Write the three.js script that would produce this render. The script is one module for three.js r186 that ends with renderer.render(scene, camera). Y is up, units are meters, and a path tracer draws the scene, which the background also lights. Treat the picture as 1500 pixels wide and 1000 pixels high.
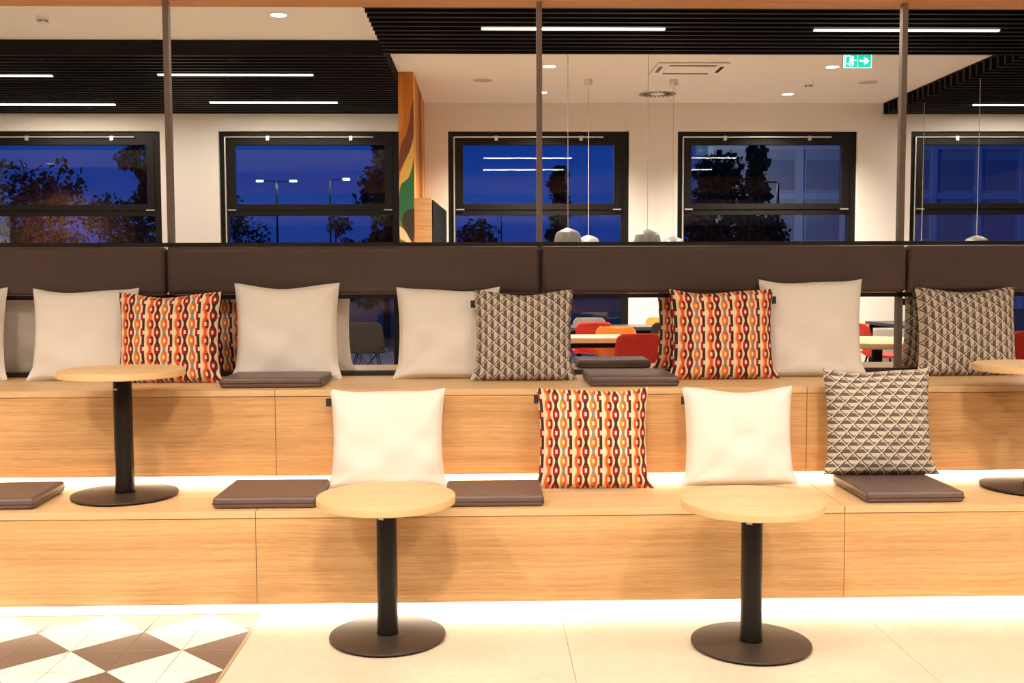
import * as THREE from 'three';
import { RoundedBoxGeometry } from 'three/addons/geometries/RoundedBoxGeometry.js';
import { mergeGeometries, mergeVertices } from 'three/addons/utils/BufferGeometryUtils.js';
import { RectAreaLightUniformsLib } from 'three/addons/lights/RectAreaLightUniformsLib.js';

RectAreaLightUniformsLib.init();
const scene = new THREE.Scene();
const renderer = new THREE.WebGLRenderer({ antialias: true });
renderer.toneMapping = THREE.LinearToneMapping;
renderer.toneMappingExposure = 1.0;
renderer.shadowMap.enabled = true;

// ---------------------------------------------------------------- camera
const camera = new THREE.PerspectiveCamera(2 * Math.atan(500 / 1517) * 180 / Math.PI, 1.5, 0.05, 300);
camera.position.set(0, 1.338, 4.056);
camera.rotation.order = 'YXZ';
camera.rotation.set(-0.0611, -0.0253, -0.0034);
scene.add(camera);

// ---------------------------------------------------------------- sky (dusk): deep blue with thin cloud bands
function hash(x, y, s) { let h = (Math.imul(x | 0, 374761393) + Math.imul(y | 0, 668265263) + Math.imul(s | 0, 974634777)) | 0; h = Math.imul(h ^ (h >>> 13), 1274126177); return ((h ^ (h >>> 16)) >>> 0) / 4294967296; }
function noise(x, y, s = 1, px = 0, py = 0) {
  const x0 = Math.floor(x), y0 = Math.floor(y); let fx = x - x0, fy = y - y0; fx = fx * fx * (3 - 2 * fx); fy = fy * fy * (3 - 2 * fy);
  const w = (v, p) => p ? ((v % p) + p) % p : v;
  const a = hash(w(x0, px), w(y0, py), s), b = hash(w(x0 + 1, px), w(y0, py), s), c = hash(w(x0, px), w(y0 + 1, py), s), d = hash(w(x0 + 1, px), w(y0 + 1, py), s);
  return a + (b - a) * fx + (c - a) * fy + (a - b - c + d) * fx * fy;
}
function rng(seed) { let i = 0; return () => hash(seed, i++, 77); }
{
  const W = 1024, Hh = 512, data = new Float32Array(W * Hh * 4);
  for (let j = 0; j < Hh; j++) for (let i = 0; i < W; i++) {
    const el = ((j + 0.5) / Hh - 0.5) * Math.PI, t = Math.max(0, Math.sin(el)), k = (j * W + i) * 4;
    let r = 0.002 + 0.004 * (1 - t), g = 0.034 + 0.006 * (1 - t), b = 0.33 - 0.06 * (1 - t);
    const n = noise(i / 64, el * 46, 5, 16, 0) * 0.65 + noise(i / 20, el * 120, 6, 51, 0) * 0.35;
    const c = Math.max(0, n - 0.50) * 2.0 * Math.min(1, Math.max(0, t) * 14) ;
    r += c * 0.022; g += c * 0.034; b += c * 0.05;
    if (el < 0) { r = 0.004; g = 0.006; b = 0.012; }
    data[k] = r; data[k + 1] = g; data[k + 2] = b; data[k + 3] = 1;
  }
  const t = new THREE.DataTexture(data, W, Hh, THREE.RGBAFormat, THREE.FloatType);
  t.mapping = THREE.EquirectangularReflectionMapping; t.magFilter = THREE.LinearFilter; t.colorSpace = THREE.LinearSRGBColorSpace; t.needsUpdate = true;
  scene.background = t;
}
const WARM = new THREE.Color().setRGB(1.0, 0.86, 0.69);

// ---------------------------------------------------------------- helpers
const used = {};
function numbered(n) { if (!(n in used)) { used[n] = 0; return n; } used[n]++; return n + '_' + String(used[n]).padStart(3, '0'); }
function shadow(o) { o.castShadow = true; o.receiveShadow = true; return o; }
function thing(name, label, category, [x, y, z] = [0, 0, 0], turn = 0, group) {
  const o = new THREE.Group(); o.name = numbered(name); o.position.set(x, y, z); o.rotation.y = turn;
  o.userData = { label, category }; if (group) o.userData.group = group; scene.add(o); return o;
}
function part(name, geo, mat, parent, label) { const m = shadow(new THREE.Mesh(geo, mat)); m.name = name; if (label) m.userData.label = label; parent.add(m); return m; }
function single(name, geo, mat, label, category, group) { const m = part(numbered(name), geo, mat, scene); m.userData = { label, category }; if (group) m.userData.group = group; return m; }
function struct(name, geo, mat, label, category) { const m = geo ? part(name, geo, mat, scene) : new THREE.Group(); if (!geo) { m.name = name; scene.add(m); } m.userData = { kind: 'structure', label, category }; return m; }
function box(x0, x1, y0, y1, z0, z1, r = 0) {
  const g = r ? new RoundedBoxGeometry(x1 - x0, y1 - y0, z1 - z0, 2, r) : new THREE.BoxGeometry(x1 - x0, y1 - y0, z1 - z0);
  g.translate((x0 + x1) / 2, (y0 + y1) / 2, (z0 + z1) / 2); return metric(g);
}
function metric(g, swap = false) { // uv in metres from the dominant normal
  if (g.index) g = g.toNonIndexed();
  const p = g.attributes.position, n = g.attributes.normal, uv = new Float32Array(p.count * 2);
  for (let i = 0; i < p.count; i++) {
    const ax = Math.abs(n.getX(i)), ay = Math.abs(n.getY(i)), az = Math.abs(n.getZ(i)); let u, v;
    if (ay >= ax && ay >= az) { u = p.getX(i); v = p.getZ(i); } else if (az >= ax) { u = p.getX(i); v = p.getY(i); } else { u = p.getZ(i); v = p.getY(i); }
    uv[i * 2] = swap ? v : u; uv[i * 2 + 1] = swap ? u : v;
  }
  g.setAttribute('uv', new THREE.BufferAttribute(uv, 2)); return g;
}
function merge(list) { return mergeGeometries(list.map(g => { const q = g.index ? g.toNonIndexed() : g; for (const k of Object.keys(q.attributes)) if (!['position', 'normal', 'uv'].includes(k)) q.deleteAttribute(k); return q; })); }
function cyl(r0, r1, h, seg = 24) { const g = new THREE.CylinderGeometry(r1, r0, h, seg); g.translate(0, h / 2, 0); return g; }
function rod(a, b, r, seg = 8) {
  const A = new THREE.Vector3(...a), B = new THREE.Vector3(...b), d = B.clone().sub(A), L = d.length();
  const g = new THREE.CylinderGeometry(r, r, L, seg); g.translate(0, L / 2, 0);
  g.applyQuaternion(new THREE.Quaternion().setFromUnitVectors(new THREE.Vector3(0, 1, 0), d.normalize())); g.translate(...a); return g;
}
function lathe(pts, seg = 48) { return metric(new THREE.LatheGeometry(pts.map(p => new THREE.Vector2(p[0], p[1])), seg)); }
function tex(w, h, fn, opt = {}) {
  const d = new Uint8Array(w * h * 4);
  for (let j = 0; j < h; j++) for (let i = 0; i < w; i++) { const c = fn(i / w, j / h, i, j), k = (j * w + i) * 4; d[k] = c[0]; d[k + 1] = c[1]; d[k + 2] = c[2]; d[k + 3] = 255; }
  const t = new THREE.DataTexture(d, w, h); t.wrapS = t.wrapT = THREE.RepeatWrapping; t.magFilter = THREE.LinearFilter; t.minFilter = THREE.LinearMipmapLinearFilter; t.generateMipmaps = true;
  if (!opt.data) t.colorSpace = THREE.SRGBColorSpace; t.repeat.set(opt.rx || 1, opt.ry || 1); t.needsUpdate = true; return t;
}
function canvasTex(w, h, draw) { const c = document.createElement('canvas'); c.width = w; c.height = h; draw(c.getContext('2d'), w, h); const t = new THREE.CanvasTexture(c); t.colorSpace = THREE.SRGBColorSpace; t.wrapS = t.wrapT = THREE.RepeatWrapping; return t; }
const std = (o) => new THREE.MeshStandardMaterial(o);
const rgb = (r, g, b) => new THREE.Color().setRGB(r, g, b);

// ---------------------------------------------------------------- materials
const clamp8 = v => Math.max(0, Math.min(255, v));
function woodTex(base, amp, seed, lenM, hM) {
  return tex(1024, 512, (u, v) => {
    const wob = noise(u * 6, v * 8, seed, 6, 8) * 0.03;
    const vv = v + wob;
    const streak = noise(u * 5, vv * 90, seed + 1, 5, 90) - 0.5, fine = noise(u * 40, vv * 256, seed + 2, 40, 256) - 0.5, broad = noise(u * 3, vv * 14, seed + 3, 3, 14) - 0.5;
    const q = (streak * 0.7 + fine * 0.6 + broad * 0.55) * amp;
    return [clamp8(base[0] + q), clamp8(base[1] + q * 1.05), clamp8(base[2] + q * 1.1)];
  }, { rx: 1 / lenM, ry: 1 / hM });
}
const oakTex = woodTex([206, 162, 111], 28, 11, 1.7, 0.5);
const oakTop = woodTex([215, 179, 134], 18, 31, 1.7, 0.5);
const plywoodBump = tex(256, 256, (u, v) => { const n = noise(u * 8, v * 128, 3, 8, 128) * 255; return [n, n, n]; }, { data: true, rx: 2, ry: 2 });
const M = {
  oak: std({ map: oakTex, roughness: 0.5 }),
  oakEdge: std({ map: oakTex, roughness: 0.5 }),
  oakTop: std({ map: oakTop, roughness: 0.42 }),
  beam: std({ map: woodTex([198, 138, 78], 26, 41, 1.5, 0.62), roughness: 0.55 }),
  wallWood: std({ map: woodTex([150, 96, 58], 34, 51, 1.0, 1.6), roughness: 0.5 }),
  plaster: std({ color: rgb(0.80, 0.78, 0.74), roughness: 0.95 }),
  ceiling: std({ color: rgb(0.78, 0.76, 0.72), roughness: 0.95 }),
  plinth: std({ color: rgb(0.78, 0.72, 0.62), roughness: 0.6 }),
  black: new THREE.MeshPhysicalMaterial({ color: rgb(0.006, 0.0055, 0.0055), roughness: 0.6, specularIntensity: 0.3 }),
  slat: new THREE.MeshPhysicalMaterial({ color: rgb(0.006, 0.005, 0.005), roughness: 0.5, specularIntensity: 0.35 }),
  frame: new THREE.MeshPhysicalMaterial({ color: rgb(0.008, 0.007, 0.0065), roughness: 0.42, specularIntensity: 0.5 }),
  post: std({ color: rgb(0.24, 0.20, 0.19), roughness: 0.38, metalness: 0.6 }),
  rail: std({ color: rgb(0.025, 0.018, 0.018), roughness: 0.4 }),
  chrome: std({ color: rgb(0.75, 0.73, 0.70), roughness: 0.3, metalness: 0.7 }),
  tableMetal: new THREE.MeshPhysicalMaterial({ color: rgb(0.009, 0.006, 0.005), roughness: 0.38, specularIntensity: 0.6 }),
  tableBase: std({ color: rgb(0.045, 0.030, 0.024), roughness: 0.42, metalness: 0.2 }),
  white: std({ color: rgb(0.8, 0.79, 0.77), roughness: 0.6 }),
  asphalt: std({ color: rgb(0.06, 0.06, 0.062), roughness: 0.9 }),
  bark: std({ color: rgb(0.09, 0.07, 0.052), roughness: 0.95 }),
  leaf: std({ color: rgb(0.045, 0.062, 0.026), roughness: 0.9, side: THREE.DoubleSide }),
  glass: new THREE.MeshPhysicalMaterial({ color: 0xffffff, transmission: 1, thickness: 0, roughness: 0, ior: 1.07, metalness: 0 }),
  pane: new THREE.MeshPhysicalMaterial({ color: rgb(0.92, 0.95, 0.96), transmission: 1, thickness: 0, roughness: 0, ior: 1.45, metalness: 0 }),
  smoke: new THREE.MeshPhysicalMaterial({ color: rgb(0.34, 0.33, 0.31), transmission: 0.55, thickness: 0, roughness: 0.35, ior: 1.5 }),
  lampWhite: std({ color: rgb(0.9, 0.9, 0.9), emissive: WARM.clone(), emissiveIntensity: 6, roughness: 0.5 }),
  tubeGlow: std({ color: rgb(0.9, 0.9, 0.9), emissive: rgb(1, 0.86, 0.68), emissiveIntensity: 5, roughness: 0.5 }),
  led: std({ color: rgb(0.9, 0.9, 0.9), emissive: rgb(1, 0.83, 0.6), emissiveIntensity: 5, roughness: 0.5 }),
  street: std({ color: rgb(0.9, 0.9, 0.9), emissive: rgb(0.95, 1, 0.9), emissiveIntensity: 4, roughness: 0.5 }),
};
const leatherTex = tex(256, 256, (u, v) => { const n = noise(u * 64, v * 64, 9, 64, 64) * 40 + noise(u * 120, v * 120, 10, 120, 120) * 30; const b = 110 + n; return [b, b, b]; }, { data: true, rx: 6, ry: 6 });
M.leather = std({ color: rgb(0.070, 0.042, 0.041), roughness: 0.48, bumpMap: leatherTex, bumpScale: 0.0006 });
M.leatherPad = std({ color: rgb(0.125, 0.080, 0.074), roughness: 0.42, bumpMap: leatherTex, bumpScale: 0.0006 });
const weave = tex(128, 128, (u, v, i, j) => { const b = 150 + ((i + j) % 2) * 30 + noise(u * 128, v * 128, 4, 128, 128) * 60; return [b, b, b]; }, { data: true, rx: 3, ry: 3 });
M.linen = std({ color: rgb(0.80, 0.765, 0.745), roughness: 0.9, bumpMap: weave, bumpScale: 0.0004 });
M.tag = std({ color: rgb(0.02, 0.018, 0.018), roughness: 0.8 });

// colourful chain print
const chainTex = canvasTex(1024, 1024, (g, W, Hh) => {
  const cream = '#e9d3b4', pink = '#eab48c', dark = '#33241c', red = '#a3161a', orange = '#dc5a1e', amber = '#dd8a26', grey = '#8b8078', maroon = '#74141a';
  g.fillStyle = cream; g.fillRect(0, 0, W, Hh);
  const P = W / 3.75, cw = P / 4, V = Hh / 5.5;
  const chain = (x, off, L, R, link, ring) => {
    for (let k = -2; k < 8; k++) {
      const yc = (k + off) * V;
      const outline = (wn, ww, ext) => {
        g.beginPath();
        g.moveTo(x - wn, yc - V / 2); g.bezierCurveTo(x - wn, yc - V * 0.28, x - ww, yc - V * 0.30, x - ww, yc - V * 0.08);
        g.lineTo(x - ww, yc + V * 0.08); g.bezierCurveTo(x - ww, yc + V * 0.30, x - wn, yc + V * 0.28, x - wn, yc + V / 2);
        g.lineTo(x + wn, yc + V / 2); g.bezierCurveTo(x + wn, yc + V * 0.28, x + ww, yc + V * 0.30, x + ww, yc + V * 0.08);
        g.lineTo(x + ww, yc - V * 0.08); g.bezierCurveTo(x + ww, yc - V * 0.30, x + wn, yc - V * 0.28, x + wn, yc - V / 2); g.closePath();
      };
      outline(cw * 0.34, cw * 0.66); g.fillStyle = ring === 'pink' ? pink : cream; g.fill();
      outline(cw * 0.18, cw * 0.47); g.fillStyle = R; g.fill();
      g.save(); outline(cw * 0.18, cw * 0.47); g.clip(); g.fillStyle = L; g.fillRect(x - cw, yc - V * 0.30, cw, V * 0.60); g.fillStyle = link; g.fillRect(x - cw, yc - V / 2, 2 * cw, V * 0.24); g.fillRect(x - cw, yc + V * 0.27, 2 * cw, V * 0.24); g.restore();
      g.fillStyle = cream; g.fillRect(x - cw * 0.15, yc - V * 0.11, cw * 0.30, V * 0.22);
    }
  };
  for (let c = -1; c < 5; c++) {
    const x0 = c * P + cw * 0.4;
    for (let k = -1; k < 8; k++) { // dark bars with a red flank and cream blocks between
      const yc = (k + 0.5) * V;
      g.fillStyle = dark; g.fillRect(x0 - cw * 0.24, yc + V * 0.12, cw * 0.40, V * 0.76);
      g.fillStyle = red; g.fillRect(x0 - cw * 0.46, yc - V * 0.26, cw * 0.34, V * 0.52);
      g.fillStyle = cream; g.fillRect(x0 - cw * 0.12, yc - V * 0.12, cw * 0.40, V * 0.24);
    }
    chain(x0 + cw, 0, orange, maroon, orange, 'pink');
    chain(x0 + 2 * cw, 0.5, red, maroon, dark, 'cream');
    chain(x0 + 3 * cw, 0, amber, orange, grey, 'cream');
  }
});
M.chain = std({ map: chainTex, roughness: 0.9, bumpMap: weave, bumpScale: 0.0004 });
// grey geometric print: columns of zigzag lines with half-dark prisms
function prismTex(turned) {
  return canvasTex(1024, 1024, (g, W, Hh) => {
    if (turned) { g.translate(W / 2, Hh / 2); g.rotate(Math.PI / 2); g.translate(-W / 2, -Hh / 2); }
    const a = W / 7.5 / 2, b = Hh / 7.8 / 2;      // half diagonals of one rhombus
    const poly = (col, pts) => { g.fillStyle = col; g.beginPath(); pts.forEach((p, k) => k ? g.lineTo(...p) : g.moveTo(...p)); g.closePath(); g.fill(); };
    for (let j = -2; j < 20; j++) for (let i = -2; i < 11; i++) {
      const x = (i * 2 + (j & 1)) * a, y = j * b, h = a / 2;
      poly('#b0a49b', [[x - a, y + b], [x - h, y + b / 2], [x - h, y + b * 1.5]]);
      poly('#5f5550', [[x - h, y + b / 2], [x, y], [x, y + 2 * b], [x - h, y + b * 1.5]]);
      poly('#c6bbae', [[x, y], [x + h, y + b / 2], [x + h, y + b * 1.5], [x, y + 2 * b]]);
      poly('#857a72', [[x + h, y + b / 2], [x + a, y + b], [x + h, y + b * 1.5]]);
    }
    for (const [off, col, lw] of [[0, '#4d423d', a * 0.18], [a * 0.16, '#cfc4b8', a * 0.13]]) {
      g.strokeStyle = col; g.lineWidth = lw;
      for (let j = -2; j < 20; j++) { g.beginPath(); for (let i = -2; i < 24; i++) g.lineTo(i * a, j * b + off + (((i + j) & 1) ? b : 0)); g.stroke(); }
    }
  });
}
M.prism = std({ map: prismTex(true), roughness: 0.9, bumpMap: weave, bumpScale: 0.0004 });
M.prismTurned = std({ map: prismTex(false), roughness: 0.9, bumpMap: weave, bumpScale: 0.0004 });

// ================================================================ LIGHT FITTINGS
function area(x, y, z, w, h, L, target, color = WARM) { const l = new THREE.RectAreaLight(color, L, w, h); l.position.set(x, y, z); l.lookAt(...target); scene.add(l); return l; }
function downlight(x, y, z, cd, label, group, r = 0.085, angle = 1.15, penumbra = 1) {
  const t = thing('ceiling_downlight', label, 'ceiling light', [x, y, z], 0, group);
  part('trim_ring', lathe([[r * 0.8, -0.002], [r, -0.006], [r * 1.12, -0.004], [r * 1.14, 0.0]], 32), M.white, t);
  const d = new THREE.CircleGeometry(r * 0.82, 32); d.rotateX(Math.PI / 2); d.translate(0, -0.003, 0); part('diffuser', d, M.lampWhite, t);
  const s = new THREE.SpotLight(WARM, cd, 0, angle, penumbra, 2); s.position.set(0, -0.03, 0); s.target.position.set(0, -2, 0); t.add(s); t.add(s.target); s.castShadow = true; s.shadow.radius = 7; s.shadow.mapSize.set(512, 512);
  return t;
}

// ================================================================ SETTING
const ZF = -10, CE = 3.682, SL = 3.533, XL = -10, XR = 11;      // far wall, ceiling, slat underside
const YT1 = 0.4246, YT2 = 0.8446, Z2 = -0.553, ZP = -1.25;
{ // floors
  const floor = struct('floor', null, null, 'beige stone floor of large plain tiles in front of the benches', 'floor');
  part('floor_screed', box(XL, XR, -0.2, -0.012, ZP - 0.7, 9), std({ color: rgb(0.5, 0.45, 0.38), roughness: 0.9 }), floor);
  const tileTex = tex(512, 512, (u, v) => { const n = (noise(u * 6, v * 6, 21, 6, 6) - 0.5) * 12 + (noise(u * 60, v * 60, 22, 60, 60) - 0.5) * 8; return [clamp8(199 + n), clamp8(187 + n), clamp8(170 + n)]; }, { rx: 0.8, ry: 0.8 });
  const tm = std({ map: tileTex, roughness: 0.42 });
  for (let i = 0; i < 8; i++) for (let j = 0; j < 3; j++) {
    const x0 = i ? -0.905 + 1.2 * i : -0.892, x1 = -0.905 + 1.2 * (i + 1) - 0.0018;
    if (x0 > XR) continue; part('floor_tile', box(x0, Math.min(x1, XR), -0.012, 0, -0.047 + 2.4 * j, -0.047 + 2.4 * (j + 1) - 0.003), tm, floor);
  }
  part('floor_tile', box(XL, -3.32, -0.012, 0, -0.047, 9), tm, floor);
  part('floor_tile', box(-3.3, -0.91, -0.012, 0, 1.56, 9), tm, floor);
  part('edge_trim', box(-0.904, -0.893, -0.01, 0.0012, -0.046, 7.2), std({ color: rgb(0.5, 0.38, 0.26), roughness: 0.4, metalness: 0.4 }), floor);
  // patterned tiles, 20 cm, printed in two triangles
  const cols = { w: [0.76, 0.73, 0.68], d: [0.125, 0.080, 0.062] };
  const pm = std({ vertexColors: true, roughness: 0.36 });
  const variants = {};
  const tileGeo = (diag, first, second) => { // diag 0: split from (0,0) to (1,1); colours of the two halves
    const key = diag + first + second; if (variants[key]) return variants[key];
    const a = 0.0012, b = 0.2 - 0.0012, y = 0, c = [[a, a], [b, a], [b, b], [a, b]]; // x,z
    const tri = diag ? [[1, 0, 3, first], [1, 3, 2, second]] : [[0, 2, 1, first], [0, 3, 2, second]];
    const pos = [], col = [], uv = [];
    for (const [p, q, r, k] of tri) for (const v of [p, q, r]) { pos.push(c[v][0], y, c[v][1]); col.push(...cols[k]); uv.push(...c[v]); }
    for (let e = 0; e < 4; e++) { const p = c[e], q = c[(e + 1) % 4]; for (const [P, yy] of [[p, 0], [q, 0], [q, -0.012], [p, 0], [q, -0.012], [p, -0.012]]) { pos.push(P[0], yy, P[1]); col.push(0.4, 0.36, 0.31); uv.push(...P); } }
    const g = new THREE.BufferGeometry(); g.setAttribute('position', new THREE.Float32BufferAttribute(pos, 3)); g.setAttribute('color', new THREE.Float32BufferAttribute(col, 3)); g.setAttribute('uv', new THREE.Float32BufferAttribute(uv, 2)); g.computeVertexNormals();
    return variants[key] = g;
  };
  // diamonds are centred on grid points (r, c) with r + c odd: dark when r is odd
  for (let r = -1; r < 7; r++) for (let c = -8; c < 4; c++) {
    const even = ((r + c) % 2 + 2) % 2 === 0;        // corner (r, c) is a diamond vertex when r + c is even
    const colour = (rr) => (((rr % 2) + 2) % 2 === 1 ? 'd' : 'w');
    // even: vertices at (r,c),(r+1,c+1) -> split along that diagonal; halves belong to centres (r, c+1) and (r+1, c)
    const g = even ? tileGeo(0, colour(r), colour(r + 1)) : tileGeo(1, colour(r), colour(r + 1));
    const m = part('patterned_tile', g, pm, floor); m.position.set(-1.704 + 0.2 * c, 0, 0.1558 + 0.2 * r);
  }
  struct('floor_far', box(XL, XR, -0.2, 0, ZF - 0.3, ZP - 0.7), std({ color: rgb(0.30, 0.25, 0.20), roughness: 0.5 }), 'brownish floor of the dining room behind the partition', 'floor');
}
const wins = [[-6.75, -4.33], [-3.56, -1.15], [-0.496, 1.948], [2.604, 5.057], [5.786, 8.22]], WT = 3.31;
{ // far wall with openings
  const segs = []; let x = XL;
  for (const [a, b] of wins) { segs.push(box(x, a, 0, CE, ZF - 0.3, ZF)); segs.push(box(a, b, WT, CE, ZF - 0.3, ZF)); x = b; }
  segs.push(box(x, XR, 0, CE, ZF - 0.3, ZF));
  struct('wall_back', merge(segs), M.plaster, 'cream plastered wall with tall windows behind the dining tables', 'wall');
  struct('wall_left', box(XL - 0.2, XL, 0, CE, ZF - 0.3, 9), M.plaster, 'plain plastered side wall', 'wall');
  struct('wall_right', box(XR, XR + 0.2, 0, CE, ZF - 0.3, 9), M.plaster, 'plain plastered side wall at the other end', 'wall');
  struct('wall_front', box(XL, XR, 0, CE, 9, 9.2), M.wallWood, 'wood panelled wall facing the benches', 'wall');
  struct('ceiling', box(XL, XR, CE, CE + 0.2, ZF - 0.3, ZP - 0.1), M.ceiling, 'cream plaster ceiling over the dining tables', 'ceiling');
  struct('ceiling_front', box(XL, XR, 3.0, 3.2, ZP - 0.1, 9), M.ceiling, 'cream ceiling over the stepped benches', 'ceiling');
  struct('trim_1', box(XL, XR, 2.722, CE, ZP - 0.1, ZP + 0.10), M.beam, 'orange brown wooden beam along the top of the glass partition', 'beam');
  // wood clad end of the partition, seen mirrored in the windows
  struct('wall_wood', box(XL, -7.4, 0, CE, -2.1, ZP - 0.1), M.wallWood, 'brown wood panelled wall end', 'wall');
}
// mural pier and the cabinet beside it
{
  const muralTex = canvasTex(256, 1024, (g, W, Hh) => {
    g.fillStyle = '#c4762c'; g.fillRect(0, 0, W, Hh);
    const blob = (col, pts) => { g.fillStyle = col; g.beginPath(); g.moveTo(...pts[0]); for (let i = 1; i < pts.length; i++) { const p = pts[i], q = pts[(i + 1) % pts.length]; g.quadraticCurveTo(p[0], p[1], (p[0] + q[0]) / 2, (p[1] + q[1]) / 2); } g.closePath(); g.fill(); };
    const Y = v => v * Hh;
    blob('#d2893c', [[0, 0], [60, 0], [90, Y(0.06)], [70, Y(0.16)], [95, Y(0.26)], [0, Y(0.34)]]);
    blob('#7a4630', [[256, Y(0.14)], [210, Y(0.18)], [190, Y(0.25)], [120, Y(0.33)], [40, Y(0.36)], [0, Y(0.46)], [0, Y(0.52)], [110, Y(0.45)], [200, Y(0.40)], [256, Y(0.34)]]);
    blob('#e0b860', [[256, Y(0.33)], [200, Y(0.40)], [110, Y(0.45)], [0, Y(0.53)], [0, Y(0.63)], [80, Y(0.58)], [190, Y(0.56)], [256, Y(0.46)]]);
    blob('#2f7048', [[256, Y(0.44)], [200, Y(0.53)], [100, Y(0.56)], [0, Y(0.58)], [0, Y(0.80)], [120, Y(0.80)], [256, Y(0.76)]]);
    blob('#3c342c', [[256, Y(0.70)], [140, Y(0.70)], [40, Y(0.74)], [60, Y(0.80)], [180, Y(0.86)], [256, Y(0.88)]]);
    blob('#e6cfa6', [[0, Y(0.79)], [70, Y(0.80)], [150, Y(0.84)], [256, Y(0.92)], [256, Y(1.0)], [190, Y(0.90)], [80, Y(0.86)], [0, Y(0.86)]]);
    blob('#3f7a44', [[0, Y(0.86)], [110, Y(0.87)], [200, Y(0.92)], [256, Y(1)], [0, Y(1)]]);
    blob('#48503c', [[0, Y(0.89)], [110, Y(0.90)], [190, Y(0.95)], [230, Y(1)], [0, Y(1)]]);
  });
  // front face shows the mural once across its width, the flank is mostly ochre stripes
  const flank = canvasTex(256, 512, (g, W, Hh) => { g.fillStyle = '#c4762c'; g.fillRect(0, 0, W, Hh); for (const [a, b, c] of [[0, 30, '#e0b860'], [30, 90, '#c97f3a'], [90, 130, '#a9602a'], [130, 170, '#6d5132'], [190, 230, '#d79a4c']]) { g.fillStyle = c; g.beginPath(); g.moveTo(a, 0); g.quadraticCurveTo(a + 30, Hh / 2, a - 10, Hh); g.lineTo(b - 10, Hh); g.quadraticCurveTo(b + 26, Hh / 2, b, 0); g.fill(); } g.fillStyle = '#d8c34a'; g.beginPath(); g.ellipse(200, 400, 26, 90, 0, 0, 7); g.fill(); });
  const pier = struct('wall_pier', null, null, 'narrow projecting wall with a painted mural of orange, brown and green shapes', 'wall');
  const core = new THREE.BoxGeometry(0.172, CE - 0.001, 2.1); core.translate(-0.897, CE / 2, -8.95);
  const mats = [std({ map: flank, roughness: 0.9 }), M.plaster, M.plaster, M.plaster, std({ map: muralTex, roughness: 0.9 }), M.plaster];
  // split by face so that each carries one material
  const idx = core.index.array; const names = ['painted_flank', 'blank_flank', 'top_edge', 'foot_edge', 'mural_face', 'rear_edge'];
  for (let f = 0; f < 6; f++) { const g = core.clone(); g.setIndex(Array.from(idx.slice(f * 6, f * 6 + 6))); part(names[f], g.toNonIndexed(), mats[f], pier); }
  muralTex.repeat.set(1, 1 / 0.6); muralTex.offset.set(0, 1 - 1 / 0.6);   // the painted design runs down from the ceiling
  // cabinet
  const cab = thing('tall_cabinet', 'tall light wood cabinet with a black side beside the mural wall', 'cabinet', [0, 0, 0]);
  const sh = new THREE.Shape(); sh.moveTo(-0.81, 7.95); sh.lineTo(-0.617, 7.95); sh.lineTo(-0.535, 9.97); sh.lineTo(-0.81, 9.97); sh.closePath();
  const cg = new THREE.ExtrudeGeometry(sh, { depth: 2.262, bevelEnabled: false }); cg.rotateX(-Math.PI / 2); part('body', metric(cg), M.oak, cab);
  const sp = new THREE.Shape(); sp.moveTo(-0.615, 7.98); sp.lineTo(-0.600, 7.98); sp.lineTo(-0.520, 9.97); sp.lineTo(-0.535, 9.97); sp.closePath();
  const sg = new THREE.ExtrudeGeometry(sp, { depth: 2.24, bevelEnabled: false }); sg.rotateX(-Math.PI / 2); part('side_panel', sg, M.black, cab, 'matt black side panel');
}
// windows
wins.forEach(([a, b], i) => {
  const w = struct('window_' + (i + 1), null, null, ['black framed window by the wood panelled end', 'black framed window beside the mural wall', 'black framed window right of the mural wall, behind pendant lamps', 'black framed window with the round tree outside', 'black framed window at the slatted ceiling corner'][i], 'window');
  const z0 = ZF - 0.16, z1 = ZF - 0.06, f = 0.10;
  part('frame', merge([box(a, a + f, 0, WT, z0, z1), box(b - f, b, 0, WT, z0, z1), box(a + f, b - f, WT - f, WT, z0, z1), box(a + f, b - f, 2.19, 2.26, z0, z1), box(a + f, b - f, 0, 0.08, z0, z1)]), M.frame, w);
  const s = 0.10, sa = a + f, sb = b - f, y0 = 2.265, y1 = WT - f, zs = z1 + 0.012;
  const sash = part('sash', merge([box(sa, sa + s, y0, y1, z0 + 0.02, zs), box(sb - s, sb, y0, y1, z0 + 0.02, zs), box(sa + s, sb - s, y1 - s * 0.75, y1, z0 + 0.02, zs), box(sa + s, sb - s, y0, y0 + 0.075, z0 + 0.02, zs)]), M.frame, w);
  part('upper_pane', box(sa + s, sb - s, y0 + 0.075, y1 - s * 0.75, z0 + 0.05, z0 + 0.058), M.pane, sash);
  part('lower_pane', box(a + f, b - f, 0.08, 2.19, z0 + 0.05, z0 + 0.058), M.pane, w);
  part('opener_rod', merge([rod([sa - 0.02, WT - 0.075, zs + 0.012], [sb - 0.25, WT - 0.075, zs + 0.012], 0.011), rod([sa - 0.02, 0.3, zs + 0.012], [sa - 0.02, WT - 0.075, zs + 0.012], 0.011)]), M.chrome, w, 'pale metal opener rod');
  for (const x of [sa + 0.55, sb - 0.55]) part('bracket', box(x - 0.022, x + 0.022, WT - 0.12, WT - 0.06, zs, zs + 0.022), M.chrome, sash);
  for (const x of [sa + 0.06, sb - 0.06]) part('handle', box(x - 0.055, x + 0.055, 2.255, 2.272, zs, zs + 0.02), M.chrome, sash);
});

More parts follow.
